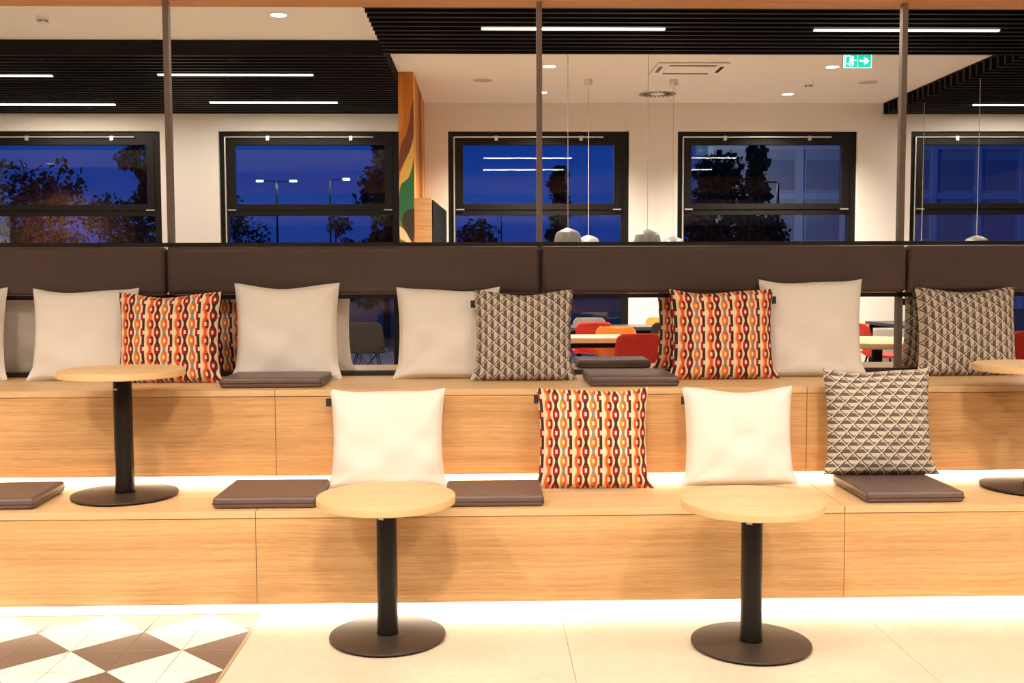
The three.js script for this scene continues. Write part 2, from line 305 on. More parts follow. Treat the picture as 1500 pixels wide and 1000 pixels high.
// ---------------------------------------------------------------- slatted ceiling rafts
function raft(x0, x1, z0, z1, label, fasciaFront) {
  const t = thing('slatted_ceiling_raft', label, 'ceiling raft', [0, 0, 0], 0, 'black slatted ceiling rafts');
  part('backing_board', box(x0, x1, CE - 0.012, CE - 0.002, z1, z0), M.black, t);
  const n = Math.round((z0 - z1) / 0.15), shape = box(x0, x1, SL, CE - 0.012, -0.022, 0.022);
  for (let i = 0; i < n; i++) { const m = part('slat', shape, M.slat, t); m.position.z = z0 - 0.022 - (z0 - z1 - 0.044) * i / (n - 1); }
  if (fasciaFront) part('fascia', box(x0, x1, SL - 0.002, CE - 0.002, z0, z0 + 0.018), M.slat, t);
}
raft(XL + 0.05, -0.985, -6.36, -9.98, 'black slatted ceiling raft over the window left of the mural wall', true);
raft(-0.985, XR - 0.05, -1.7, -6.27, 'wide black slatted ceiling raft carrying two light bars above the partition', false);
raft(5.39, XR - 0.05, -6.36, -9.98, 'black slatted ceiling raft in the corner beyond the exit sign', false);
function tube(x0, x1, z, label) {
  const t = thing('linear_light', label, 'ceiling light', [(x0 + x1) / 2, SL, z], 0, 'light bars in the slatted ceiling');
  const L = x1 - x0;
  part('housing', box(-L / 2, L / 2, 0.0, 0.06, -0.028, 0.028), M.black, t);
  part('diffuser', box(-L / 2 + 0.005, L / 2 - 0.005, -0.012, 0.0, -0.022, 0.022, 0.005), M.tubeGlow, t);
  const l = new THREE.RectAreaLight(WARM, 145, L, 0.044); l.position.set(0, -0.016, 0); l.rotation.x = -Math.PI / 2; t.add(l);
}
tube(-0.03, 1.60, -5.21, 'glowing light bar in the slatted raft nearest the mural wall corner');
tube(2.925, 4.60, -5.23, 'glowing light bar in the slatted raft above the exit sign');
tube(-0.03, 1.60, -3.2, 'light bar in the wide slatted raft close behind the wooden beam, mural side');
tube(2.925, 4.60, -3.2, 'light bar in the wide slatted raft close behind the wooden beam, exit sign side');
tube(-3.51, -1.84, -7.30, 'front light bar over the window beside the mural wall');
tube(-6.32, -4.65, -7.38, 'front light bar over the window with the tall thin tree');
tube(-3.42, -1.83, -9.06, 'rear light bar over the window beside the mural wall');
tube(-6.22, -4.63, -9.22, 'rear light bar over the window with the tall thin tree');
tube(6.24, 7.85, -9.19, 'light bar in the corner raft beyond the exit sign');
tube(6.24, 7.85, -7.38, 'light bar at the front of the corner raft');
for (const [x, z, l] of [[0.72, -7.59, 'round downlight between the pendant lamps and the mural wall'], [0.72, -9.22, 'round downlight washing the wall beside the mural'], [3.89, -7.59, 'round downlight beside the exit sign'], [3.89, -9.31, 'round downlight washing the wall near the smoke detector'], [-1.83, -5.37, 'round downlight in the cream ceiling before the slatted raft'], [-4.9, -5.37, 'round downlight further along the cream ceiling'], [-8.8, -2.9, 'round downlight washing the wood panelled end']])
  downlight(x, CE, z, 92, l, 'downlights in the dining room ceiling');
for (const z of [1.5, 2.7]) for (const x of [-4.9, -3.4, -1.9, -0.1, 1.7, 3.5, 5.3])
  downlight(x, 3.0, z, z < 2 ? 9 : 21, z < 2 ? 'round downlight in the ceiling directly over the floor tables' : 'round downlight in the ceiling of the open floor facing the benches', 'downlights over the benches', 0.085, 1.24, 0.3);

// ---------------------------------------------------------------- stepped benches
function tier(name, label, y0, yt, zf, zb, seams, plinthZ) {
  const t = thing(name, label, 'bench');
  const xs = [-8, ...seams, 8];
  for (let i = 0; i < xs.length - 1; i++) {
    const a = xs[i] + 0.0012, b = xs[i + 1] - 0.0012;
    part('front_panel', box(a, b, y0 + 0.055 * (y0 ? 0.72 : 1), yt - 0.0305, zf - 0.022, zf), M.oak, t);
    part('top_panel', box(a, b, yt - 0.028, yt, zb, zf, 0.0015), M.oakTop, t);
  }
  part('plinth', box(-8, 8, y0, yt - 0.03, plinthZ - 0.03, plinthZ), M.plinth, t);
  part('carcass', box(-8, 8, y0, yt - 0.031, zb + 0.01, plinthZ - 0.031), M.plinth, t);
  return t;
}
tier('bench_tier', 'lower oak bench tier standing on the floor with a glowing gap below', 0, YT1, 0, Z2 - 0.06, [-3.25, -0.911, 1.432, 3.78], -0.048);
tier('bench_tier', 'upper oak bench tier rising behind the lower one, below the brown backrest', YT1, YT2, Z2, ZP + 0.03, [-3.28, -0.939, 1.446, 3.8], Z2 - 0.048);
{ // bench on the far side of the partition
  const t = thing('bench_tier', 'narrow oak bench behind the glass partition facing the dining tables', 'bench');
  part('top_panel', box(-7.3, 8, YT2 - 0.03, YT2, -1.89, ZP - 0.03), M.oakTop, t);
  part('front_panel', box(-7.3, 8, 0.02, YT2 - 0.03, -1.88, -1.86), M.oak, t);
}
for (const [y, z, lab] of [[0.0505, -0.012, 'warm LED strip glowing under the lower bench onto the floor'], [YT1 + 0.0352, Z2 - 0.012, 'warm LED strip glowing under the upper bench onto the lower seat']]) {
  const t = thing('light_strip', lab, 'light strip', [0, y, z]);
  part('profile', box(-8, 8, -0.001, 0.004, -0.034, 0.008), M.chrome, t);
  part('diffuser', box(-8, 8, -0.004, -0.001, -0.020, 0.004), M.led, t);
  for (let i = 0; i < 4; i++) { const l = new THREE.RectAreaLight(rgb(1, 0.84, 0.62), 30, 3.9, 0.022); l.position.set(-5.85 + 3.9 * i, -0.006, -0.008); l.rotation.x = -Math.PI / 2; t.add(l); }
}

// ---------------------------------------------------------------- glass partition with upholstered backrest
const posts = [-5.318, -3.452, -1.588, 0.276, 2.135, 4.0, 5.866];
{
  const t = thing('glass_partition', 'glass partition with slim metal posts above the brown backrest', 'partition');
  for (const x of posts) part('post', box(x - 0.014, x + 0.014, YT2, 2.722, ZP - 0.02, ZP + 0.02), M.post, t);
  part('bottom_rail', box(-8, 8, YT2 + 0.001, 0.868, ZP - 0.022, ZP + 0.022), M.rail, t);
  part('middle_rail', box(-8, 8, 1.500, 1.521, ZP - 0.02, ZP + 0.03), M.rail, t);
  part('lower_rail', box(-8, 8, 1.236, 1.258, ZP - 0.02, ZP + 0.02), M.rail, t);
  for (let i = 0; i < posts.length - 1; i++) part('glass_pane', box(posts[i] + 0.014, posts[i + 1] - 0.014, 1.521, 2.722, ZP - 0.004, ZP + 0.004), M.glass, t);
}
const padLabels = ['brown leather backrest panel beyond the white end cushions', 'brown leather backrest panel behind the small upper table and its cushions', 'brown leather backrest panel behind the white cushion on the seat pad', 'brown leather backrest panel behind the chain cushion and the lone seat pad', 'brown leather backrest panel behind the grey cushion at the last post', 'brown leather backrest panel past the upper table on the bench'];
for (let i = 0; i < posts.length - 1; i++) {
  const a = posts[i] + 0.003, b = posts[i + 1] - 0.003;
  const g = new RoundedBoxGeometry(b - a, 0.238, 0.085, 4, 0.026);
  single('backrest_panel', metric(g), M.leather, padLabels[i], 'backrest', 'leather backrest panels along the partition').position.set((a + b) / 2, 1.379, ZP + 0.073);
}

// ---------------------------------------------------------------- cushions
function pillowGeo(w, h, t, seed, sag = 0.0) {
  const N = 34, pos = [], uv = [], idx = [];
  const R = rng(seed), ph = [R() * 6, R() * 6, R() * 6, R() * 6];
  for (const side of [1, -1]) {
    const base = pos.length / 3;
    for (let j = 0; j <= N; j++) for (let i = 0; i <= N; i++) {
      const u = i / N * 2 - 1, v = j / N * 2 - 1, au = Math.abs(u), av = Math.abs(v);
      let x = u * w / 2 * (1 - 0.065 * (1 - v * v) * au * au), y = v * h / 2 - (v > 0 ? h * 0.05 * (1 - u * u) * v * v * v : 0);
      let z = side * t / 2 * Math.pow(Math.max(0, (1 - Math.pow(au, 3)) * (1 - Math.pow(av, 3))), 0.46);
      // soft folds, mostly towards the foot and out of the corners
      const edge = Math.max(au, av), body = 1 - Math.pow(edge, 5);
      const fold = Math.sin((u * 0.8 + v * 1.3) * 5 + ph[0]) * 0.5 + Math.sin((u * 1.2 - v * 0.9) * 6 + ph[1]) * 0.5;
      z += side * fold * 0.006 * body * (v < 0.1 ? 1.3 : 0.5);
      const cd = Math.hypot(1 - au, 1 - av), ca = Math.atan2(1 - av, 1 - au);   // creases fan out from each corner
      z += side * Math.sin(ca * 9 + ph[2] + (u > 0 ? 1 : 0)) * 0.008 * Math.exp(-cd * 2.4) * body;
      if (v < -0.72) { const k = (-0.72 - v) / 0.28, ear = Math.pow(au, 6); x += Math.sign(u) * 0.016 * k * ear; z += 0.022 * k * ear; z *= 1 + 0.25 * k * (1 - ear); }
      y += 0.008 * Math.sin(u * 3 + ph[0]) * Math.max(0, v) * (1 - au * au);
      pos.push(x, y + h / 2, z); uv.push(side > 0 ? (u + 1) / 2 : (1 - u) / 2, (v + 1) / 2);
    }
    for (let j = 0; j < N; j++) for (let i = 0; i < N; i++) { const a = base + j * (N + 1) + i, b = a + 1, c = a + N + 1, d = c + 1; if (side > 0) idx.push(a, b, d, a, d, c); else idx.push(a, d, b, a, c, d); }
  }
  const g = new THREE.BufferGeometry(); g.setAttribute('position', new THREE.Float32BufferAttribute(pos, 3)); g.setAttribute('uv', new THREE.Float32BufferAttribute(uv, 2)); g.setIndex(idx); g.computeVertexNormals(); return g;
}
let pseed = 100;
function cushion(kind, label, x, y, z, w, h, turn, lean, tag, group) {
  const mat = { linen: M.linen, chain: M.chain, prism: M.prism, prismTurned: M.prismTurned }[kind];
  const t = thing('throw_cushion', label, 'cushion', [x, y, z], turn, group);
  const body = part('cover', pillowGeo(w, h, 0.14, pseed++), mat, t); body.rotation.x = -lean;
  if (tag) { const k = part('label_tag', box(-0.012, 0.012, -0.018, 0.018, -0.0015, 0.0015), M.tag, body, 'small black fabric tag'); k.position.set(tag[0] * w / 2, h * tag[1], 0); }
  return t;
}
const U = YT2 + 0.001, L = YT1 + 0.001, lean = 0.13;
cushion('linen', 'white cushion at the far end of the upper bench, beyond the upper table', -2.60, U, -1.045, 0.50, 0.46, 0.05, lean);
cushion('linen', 'white cushion behind the small table on the upper bench, overlapped by a chain cushion', -1.965, U, -1.045, 0.515, 0.455, 0.03, lean);
cushion('chain', 'red and orange chain patterned cushion overlapping a white one behind the small table', -1.515, U, -0.915, 0.495, 0.435, -0.03, 0.10);
cushion('linen', 'white cushion on a brown seat pad on the upper bench', -0.975, U, -1.03, 0.515, 0.475, 0.02, 0.09);
cushion('linen', 'white cushion overlapped by a grey prism cushion on the upper bench', -0.185, U, -1.045, 0.515, 0.455, 0.02, lean, null);
cushion('prismTurned', 'grey prism patterned cushion overlapping a white one on the upper bench', 0.182, U, -0.915, 0.487, 0.44, -0.02, 0.10, [-1.0, 0.84]);
cushion('chain', 'red and orange chain patterned cushion overlapping a white one beside the seat pads', 1.150, U, -0.925, 0.515, 0.44, 0.03, 0.10, [1.0, 0.87]);
cushion('linen', 'white cushion leaning behind a chain patterned cushion on the upper bench', 1.617, U, -1.035, 0.515, 0.485, -0.04, 0.09);
cushion('prismTurned', 'grey prism patterned cushion on the upper bench beside the tallest post', 2.407, U, -1.04, 0.515, 0.445, 0.02, 0.12, [-1.0, 0.9]);
// cushions on the bench behind the partition
cushion('linen', 'white cushion behind the partition glimpsed beside the far end cushion', -2.47, U, -1.40, 0.47, 0.44, 3.1, 0.10);
cushion('chain', 'chain patterned cushion behind the partition, mostly hidden by its twin', -1.47, U, -1.42, 0.48, 0.43, 3.14, 0.10);
cushion('linen', 'white cushion behind the partition, hidden by the cushion on the seat pad', -0.94, U, -1.41, 0.48, 0.44, 3.12, 0.10);
cushion('chain', 'chain patterned cushion behind the partition beside the seat pads', 1.13, U, -1.41, 0.46, 0.43, 3.14, 0.10);
cushion('prismTurned', 'grey prism patterned cushion behind the partition with a black tag', 2.435, U, -1.41, 0.44, 0.42, 3.14, 0.08, [0.98, 0.86]);
// lower tier
cushion('linen', 'white cushion on the lower bench behind the round table with the shadowed rim', -0.431, L, -0.435, 0.505, 0.435, 0.01, 0.10, [-1.02, 0.86]);
cushion('chain', 'red and orange chain patterned cushion on the lower bench beside a seat pad', 0.464, L, -0.385, 0.49, 0.44, -0.02, 0.14, [-1.0, 0.88]);
cushion('linen', 'white cushion on the lower bench behind the right of the two floor tables', 1.114, L, -0.43, 0.495, 0.435, 0.02, 0.13, [-0.97, 0.86]);
cushion('prism', 'grey prism patterned cushion standing on a brown seat pad on the lower bench', 1.725, L + 0.048, -0.40, 0.475, 0.47, -0.03, 0.16);

// ---------------------------------------------------------------- seat pads
function pad(label, x, y, z, w, d, turn) {
  const t = thing('seat_pad', label, 'seat pad', [x, y, z], turn, 'brown leather seat pads');
  const cv = part('pad_cover', metric(new RoundedBoxGeometry(w, 0.046, d, 4, 0.014).translate(0, 0.0235, 0)), M.leatherPad, t);
  const s = 0.004; part('seam', merge([box(-w / 2, w / 2, 0.019, 0.022, d / 2 - 0.0005, d / 2 + 0.0012), box(-w / 2, w / 2, 0.019, 0.022, -d / 2 - 0.0012, -d / 2 + 0.0005), box(w / 2 - 0.0005, w / 2 + 0.0012, 0.019, 0.022, -d / 2, d / 2), box(-w / 2 - 0.0012, -w / 2 + 0.0005, 0.019, 0.022, -d / 2, d / 2)]), M.rail, cv);
  return t;
}
pad('brown seat pad on the lower bench at the patterned tile end', -2.02, L, -0.23, 0.42, 0.36, 0.05);
pad('brown seat pad on the lower bench left of the round table', -0.885, L, -0.23, 0.41, 0.38, 0);
pad('brown seat pad on the lower bench right of the round table', 0.03, L, -0.20, 0.40, 0.33, 0);
pad('brown seat pad under the grey prism cushion on the lower bench', 1.735, L, -0.25, 0.40, 0.42, 0.0);
pad('brown seat pad under a white cushion on the upper bench', -0.975, U, -0.80, 0.46, 0.33, 0);
pad('brown seat pad lying alone on the upper bench', 0.675, U, -0.80, 0.405, 0.39, 0);
pad('brown seat pad on the bench behind the partition', 0.70, U, -1.69, 0.40, 0.27, 0);

// ---------------------------------------------------------------- round pedestal tables
function table(label, x, y, z, turn = 0) {
  const t = thing('pedestal_table', label, 'table', [x, y, z], turn, 'small round oak tables with black pedestal');
  const R = 0.256, H = 0.5375;
  part('table_top', lathe([[0, H - 0.028], [R - 0.002, H - 0.028], [R, H - 0.026], [R, H - 0.002], [R - 0.002, H], [0, H]], 72), M.oakTop, t);
  part('mounting_plate', box(-0.11, 0.11, H - 0.034, H - 0.028, -0.11, 0.11), M.tableMetal, t);
  const col = part('column', lathe([[0.0, 0.01], [0.042, 0.01], [0.040, 0.03], [0.0385, 0.08], [0.0375, H - 0.034], [0, H - 0.034]], 32), M.tableMetal, t);
  const bd = part('base_disc', lathe([[0, 0.006], [0.2155, 0.006], [0.2165, 0.010], [0.2155, 0.0145], [0.05, 0.019], [0, 0.019]], 64), M.tableBase, t);
  for (let i = 0; i < 4; i++) { const a = 0.9 + i * Math.PI / 2; const f = part('foot', cyl(0.012, 0.012, 0.008, 12), M.black, bd); f.position.set(Math.cos(a) * 0.185, 0, Math.sin(a) * 0.185); }
  const st = part('maker_sticker', box(-0.011, 0.011, H - 0.085, H - 0.078, 0.0372, 0.0385), M.white, col); st.rotation.y = -0.5;
  return t;
}
table('small round oak table on the floor beside the patterned tiles', -0.3717, 0, 0.25);
table('small round oak table on the floor further from the patterned tiles', 0.9604, 0, 0.3766);
table('small round oak table standing on the lower bench before the chain cushion', -1.5265, YT1, -0.3128);
table('small round oak table standing on the lower bench beside the grey cushion and pad', 2.364, YT1, -0.315);

// ---------------------------------------------------------------- dining room: tables, chairs, pendants, ceiling fittings
function shellGrid(fn, nu, nv, th) { // fn(u,v)->[x,y,z]; closed sheet with thickness along the normal
  const P = [], grid = [];
  for (let j = 0; j <= nv; j++) for (let i = 0; i <= nu; i++) grid.push(new THREE.Vector3(...fn(i / nu * 2 - 1, j / nv)));
  const at = (i, j) => grid[Math.max(0, Math.min(nv, j)) * (nu + 1) + Math.max(0, Math.min(nu, i))];
  const nor = (i, j) => at(i + 1, j).clone().sub(at(i - 1, j)).cross(at(i, j + 1).clone().sub(at(i, j - 1))).normalize();
  const idx = [], off = (nu + 1) * (nv + 1);
  for (const s of [0.5, -0.5]) for (let j = 0; j <= nv; j++) for (let i = 0; i <= nu; i++) { const q = at(i, j).clone().addScaledVector(nor(i, j), s * th); P.push(q.x, q.y, q.z); }
  for (let j = 0; j < nv; j++) for (let i = 0; i < nu; i++) { const a = j * (nu + 1) + i, b = a + 1, c = a + nu + 1, d = c + 1; idx.push(a, b, d, a, d, c, off + a, off + d, off + b, off + a, off + c, off + d); }
  const ring = []; for (let i = 0; i < nu; i++) ring.push(i); for (let j = 0; j < nv; j++) ring.push(j * (nu + 1) + nu); for (let i = nu; i > 0; i--) ring.push(nv * (nu + 1) + i); for (let j = nv; j > 0; j--) ring.push(j * (nu + 1));
  for (let k = 0; k < ring.length; k++) { const a = ring[k], b = ring[(k + 1) % ring.length]; idx.push(a, off + b, b, a, off + a, off + b); }
  const g = new THREE.BufferGeometry(); g.setAttribute('position', new THREE.Float32BufferAttribute(P, 3)); g.setIndex(idx); g.computeVertexNormals(); return g;
}
const roundEnd = (u, v, r) => { const d = Math.max(0, v - (1 - r)) / r; return u * Math.sqrt(Math.max(0.0, 1 - d * d * 0.38)); };
const backGeo = shellGrid((u, v) => { const w = 0.235 - 0.025 * v, x = roundEnd(u, v, 0.16) * w; return [x, 0.45 + v * 0.37, -0.19 - 0.10 * v + 0.045 * u * u * (1 - 0.4 * v) + 0.02 * (1 - v) * (1 - v)]; }, 14, 12, 0.014);
const seatGeo = shellGrid((u, v) => { const w = 0.22 + 0.015 * v; return [u * w, 0.445 + 0.03 * u * u + 0.02 * Math.pow(v, 4) - 0.012 * Math.sin(v * 3), 0.22 - v * 0.41]; }, 12, 12, 0.014);
const legGeo = [[-1, 1], [1, 1], [-1, -1], [1, -1]].map(([sx, sz]) => rod([sx * 0.15, 0.44, sz * 0.13 - 0.0], [sx * 0.21, 0, sz * 0.21 - 0.02], 0.011, 8));
const chairMats = { red: std({ color: rgb(0.55, 0.022, 0.010), roughness: 0.7 }), orange: std({ color: rgb(0.75, 0.20, 0.02), roughness: 0.7 }), grey: std({ color: rgb(0.11, 0.09, 0.075), roughness: 0.8 }), black: std({ color: rgb(0.02, 0.018, 0.018), roughness: 0.55 }) };
function chair(kind, label, x, z, turn, wire) {
  const t = thing('dining_chair', label, 'chair', [x, 0, z], turn, 'shell chairs at the dining tables');
  part('backrest', backGeo, chairMats[kind], t); part('seat', seatGeo, chairMats[kind], t);
  if (wire) {
    for (const s of [-1, 1]) { part('leg', merge([rod([s * 0.12, 0.44, 0.1], [s * 0.21, 0, 0.2], 0.006, 6), rod([s * 0.12, 0.44, -0.1], [s * 0.21, 0, -0.2], 0.006, 6)]), M.black, t); part('wire_brace', merge([rod([s * 0.21, 0.02, 0.2], [-s * 0.12, 0.43, 0.1], 0.004, 6), rod([s * 0.21, 0.02, -0.2], [-s * 0.12, 0.43, -0.1], 0.004, 6), rod([s * 0.17, 0.22, 0.15], [s * 0.17, 0.22, -0.15], 0.004, 6), rod([s * 0.05, 0.43, -0.12], [s * 0.12, 0.1, -0.2], 0.004, 6)]), M.black, t); }
  } else for (const g of legGeo) part('leg', g, M.black, t);
  return t;
}
chair('red', 'red shell chair with its back to the partition at the oak dining table', 1.42, -5.74, Math.PI);
chair('orange', 'orange shell chair across the oak dining table', 1.385, -6.67, 0);
chair('red', 'red shell chair behind the orange one at the black table', 1.27, -8.27, Math.PI);
chair('black', 'black shell chair at the black table beside the red one', 2.14, -8.18, Math.PI);
chair('grey', 'grey shell chair across the black table by the window', 1.35, -9.17, 0);
chair('orange', 'orange shell chair across the black table by the white wall', 2.32, -9.28, 0);
chair('black', 'black chair with a wire base by the window beside the mural wall', -1.44, -8.5, Math.PI, true);
chair('red', 'red shell chair turned sideways beyond the round dining table', 4.47, -7.45, Math.PI / 2);
chair('red', 'red shell chair at the end of the black corner table', 5.12, -8.06, Math.PI);
chair('red', 'red shell chair behind the grey cushion by the last window', 5.21, -5.9, Math.PI);
{
  const dt = (name, label, x0, x1, z0, z1, topMat, th) => {
    const t = thing(name, label, 'table', [(x0 + x1) / 2, 0, (z0 + z1) / 2], 0); const w = (x1 - x0) / 2, d = (z1 - z0) / 2;
    part('table_top', box(-w, w, 0.74 - th, 0.74, -d, d, 0.004), topMat, t);
    for (const sx of [-1, 1]) for (const sz of [-1, 1]) part('leg', box(sx * (w - 0.06) - 0.02, sx * (w - 0.06) + 0.02, 0, 0.74 - th, sz * (d - 0.06) - 0.02, sz * (d - 0.06) + 0.02), M.black, t);
    part('apron', merge([box(-w + 0.06, w - 0.06, 0.74 - th - 0.05, 0.74 - th, d - 0.08, d - 0.06), box(-w + 0.06, w - 0.06, 0.74 - th - 0.05, 0.74 - th, -d + 0.06, -d + 0.08)]), M.black, t);
  };
  dt('dining_table', 'long oak dining table between the red and orange chairs', 0.2, 2.75, -6.87, -6.19, M.oakTop, 0.05);
  dt('dining_table', 'long black dining table before the window with grey and orange chairs', 0.3, 2.75, -9.15, -8.45, std({ color: rgb(0.05, 0.05, 0.055), roughness: 0.35 }), 0.04);
  dt('dining_table', 'black table in the corner below the last window', 5.16, 5.9, -9.9, -8.32, std({ color: rgb(0.03, 0.03, 0.032), roughness: 0.4 }), 0.04);
  for (const [x, z, lab] of [[3.72, -5.68, 'round oak dining table behind the partition near the last post'], [-2.9, -5.8, 'round oak dining table behind the partition by the upper seat pad']]) {
    const t = thing('round_dining_table', lab, 'table', [x, 0, z]);
    part('table_top', lathe([[0, 0.69], [0.62, 0.69], [0.63, 0.70], [0.63, 0.738], [0.628, 0.74], [0, 0.74]], 64), M.oakTop, t);
    part('column', cyl(0.05, 0.05, 0.69), M.black, t); part('base_disc', cyl(0.3, 0.29, 0.015, 40), M.black, t);
  }
}
function pendant(label, x, y, z, top, canopy, r = 0.155) {
  const t = thing('pendant_lamp', label, 'pendant lamp', [x, 0, z], 0, 'smoked glass pendant lamps');
  const k = r / 0.155;
  const pts = [[0.012, y], [0.05 * k, y - 0.014], [0.10 * k, y - 0.036], [0.122 * k, y - 0.06], [0.135 * k, y - 0.11], [0.148 * k, y - 0.18], [0.155 * k, y - 0.23], [0.150 * k, y - 0.23], [0.130 * k, y - 0.11], [0.117 * k, y - 0.062], [0.096 * k, y - 0.04], [0.012, y - 0.012]];
  part('shade', lathe(pts, 40), M.smoke, t); part('cord', rod([0, y, 0], [0, top, 0], 0.0035, 6), std({ color: rgb(0.5, 0.46, 0.4), roughness: 0.7 }), t);
  if (canopy) part('canopy', lathe([[0, top - 0.075], [0.045, top - 0.075], [0.05, top - 0.07], [0.05, top], [0, top]], 24), M.white, t);
  part('lamp_holder', cyl(0.018, 0.018, 0.05, 12).translate(0, y - 0.06, 0), M.white, t);
}
pendant('smoked glass pendant lamp hanging from the black slats beside the middle post', 0.842, 1.846, -6.53, CE - 0.01, false);
pendant('smoked glass pendant lamp on a white canopy behind its neighbour by the post', 1.235, 1.85, -8.37, CE, true);
pendant('smoked glass pendant lamp hanging from the slats in front of the white wall', 1.655, 1.83, -6.53, CE - 0.01, false);
pendant('smoked glass pendant lamp on a white canopy beside the round vent', 2.25, 1.835, -8.37, CE, true);
pendant('smoked glass pendant lamp in the last window on the corner raft', 5.508, 1.80, -7.47, SL + 0.1, false);
pendant('smoked glass pendant lamp low in the last window, near its frame', 5.55, 1.79, -9.04, SL + 0.1, false);
{ // ceiling fittings
  const v = thing('air_conditioner', 'square ceiling air conditioner with slots in the cream ceiling', 'air conditioner', [2.29, CE, -7.65]);
  part('cover', box(-0.40, 0.40, -0.022, 0, -0.30, 0.30, 0.01), M.white, v);
  part('grille', box(-0.27, 0.27, -0.027, -0.02, -0.17, 0.17, 0.003), M.ceiling, v);
  for (const [a, b, c, d] of [[-0.26, 0.26, -0.245, -0.205], [-0.26, 0.26, 0.205, 0.245], [-0.36, -0.32, -0.16, 0.16], [0.32, 0.36, -0.16, 0.16]]) part('air_slot', box(a, b, -0.026, -0.021, c, d), M.rail, v);
  const w = thing('swirl_vent', 'round swirl vent in the cream ceiling beside a pendant canopy', 'air vent', [2.20, CE, -9.25]);
  part('vent_plate', lathe([[0, -0.012], [0.27, -0.012], [0.29, -0.006], [0.29, 0]], 48), M.white, w);
  for (let i = 0; i < 24; i++) { const m = part('vent_slot', box(0.10, 0.24, -0.016, -0.011, -0.008, 0.008), M.rail, w); m.rotation.y = i / 24 * Math.PI * 2; }
  for (const [x, z, l] of [[-0.02, -8.38, 'round flush speaker in the ceiling beside the mural wall'], [4.62, -8.48, 'round flush speaker in the ceiling near the exit sign'], [-3.98, -4.97, 'round perforated speaker in the ceiling near the beam']]) {
    const s = thing('ceiling_speaker', l, 'speaker', [x, CE, z]);
    part('rim', lathe([[0.115, -0.003], [0.12, -0.009], [0.135, -0.006], [0.138, 0]], 40), M.white, s); part('mesh_cover', lathe([[0, -0.006], [0.118, -0.006], [0.118, 0]], 40), std({ color: rgb(0.45, 0.42, 0.38), roughness: 0.8 }), s);
  }
  for (const [x, z, l] of [[-3.95, -5.47, 'white smoke detector in the ceiling before the slatted raft'], [3.93, -8.57, 'white smoke detector beside the round downlight near the exit sign']]) {
    const s = thing('smoke_detector', l, 'smoke detector', [x, CE, z]);
    part('base', lathe([[0, -0.02], [0.055, -0.02], [0.058, 0]], 28), M.white, s); part('sensor_head', lathe([[0, -0.062], [0.028, -0.06], [0.042, -0.045], [0.048, -0.02], [0, -0.02]], 28), M.white, s);
    for (let i = 0; i < 6; i++) { const m = part('sensor_slot', box(-0.014, 0.014, -0.044, -0.034, 0.040, 0.047), M.rail, s); m.rotation.y = i / 6 * Math.PI * 2; }
  }
  // exit sign
  const signTex = canvasTex(512, 256, (g, W, Hh) => {
    g.fillStyle = '#ffffff'; g.fillRect(0, 0, W, Hh); g.fillStyle = '#10b396'; g.fillRect(12, 12, 244, 232); g.fillRect(262, 12, 238, 232);
    g.fillStyle = '#ffffff'; g.fillRect(30, 30, 96, 196); g.fillStyle = '#10b396'; g.fillRect(46, 44, 64, 182); // door
    g.fillStyle = '#ffffff'; g.beginPath(); g.arc(164, 62, 20, 0, 7); g.fill(); g.lineWidth = 22; g.lineCap = 'round'; g.strokeStyle = '#ffffff';
    g.beginPath(); g.moveTo(158, 92); g.lineTo(140, 140); g.lineTo(176, 172); g.lineTo(160, 214); g.moveTo(140, 140); g.lineTo(112, 178); g.lineTo(84, 180); g.moveTo(158, 96); g.lineTo(196, 122); g.lineTo(222, 112); g.moveTo(156, 96); g.lineTo(118, 108); g.lineTo(108, 136); g.stroke();
    g.fillStyle = '#ffffff'; g.beginPath(); g.moveTo(290, 112); g.lineTo(398, 112); g.lineTo(360, 68); g.lineTo(404, 68); g.lineTo(466, 128); g.lineTo(404, 188); g.lineTo(360, 188); g.lineTo(398, 144); g.lineTo(290, 144); g.closePath(); g.fill();
  });
  const s = thing('exit_sign', 'green and white lit exit sign with a running figure and an arrow', 'exit sign', [3.76, 3.51, -6.46]);
  part('casing', box(-0.148, 0.148, -0.074, 0.074, -0.018, 0.018, 0.004), M.white, s);
  const sm = std({ map: signTex, emissiveMap: signTex, emissive: rgb(1, 1, 1), emissiveIntensity: 1.5, roughness: 0.4 });
  const f = new THREE.PlaneGeometry(0.288, 0.14); part('sign_face', f.clone().translate(0, 0, 0.0185), sm, s); part('sign_face', f.clone().rotateY(Math.PI).translate(0, 0, -0.0185), sm, s);
  part('hanger', merge([rod([-0.1, 0.07, 0], [-0.1, CE - 3.51, 0], 0.004, 6), rod([0.1, 0.07, 0], [0.1, CE - 3.51, 0], 0.004, 6)]), M.chrome, s);
}

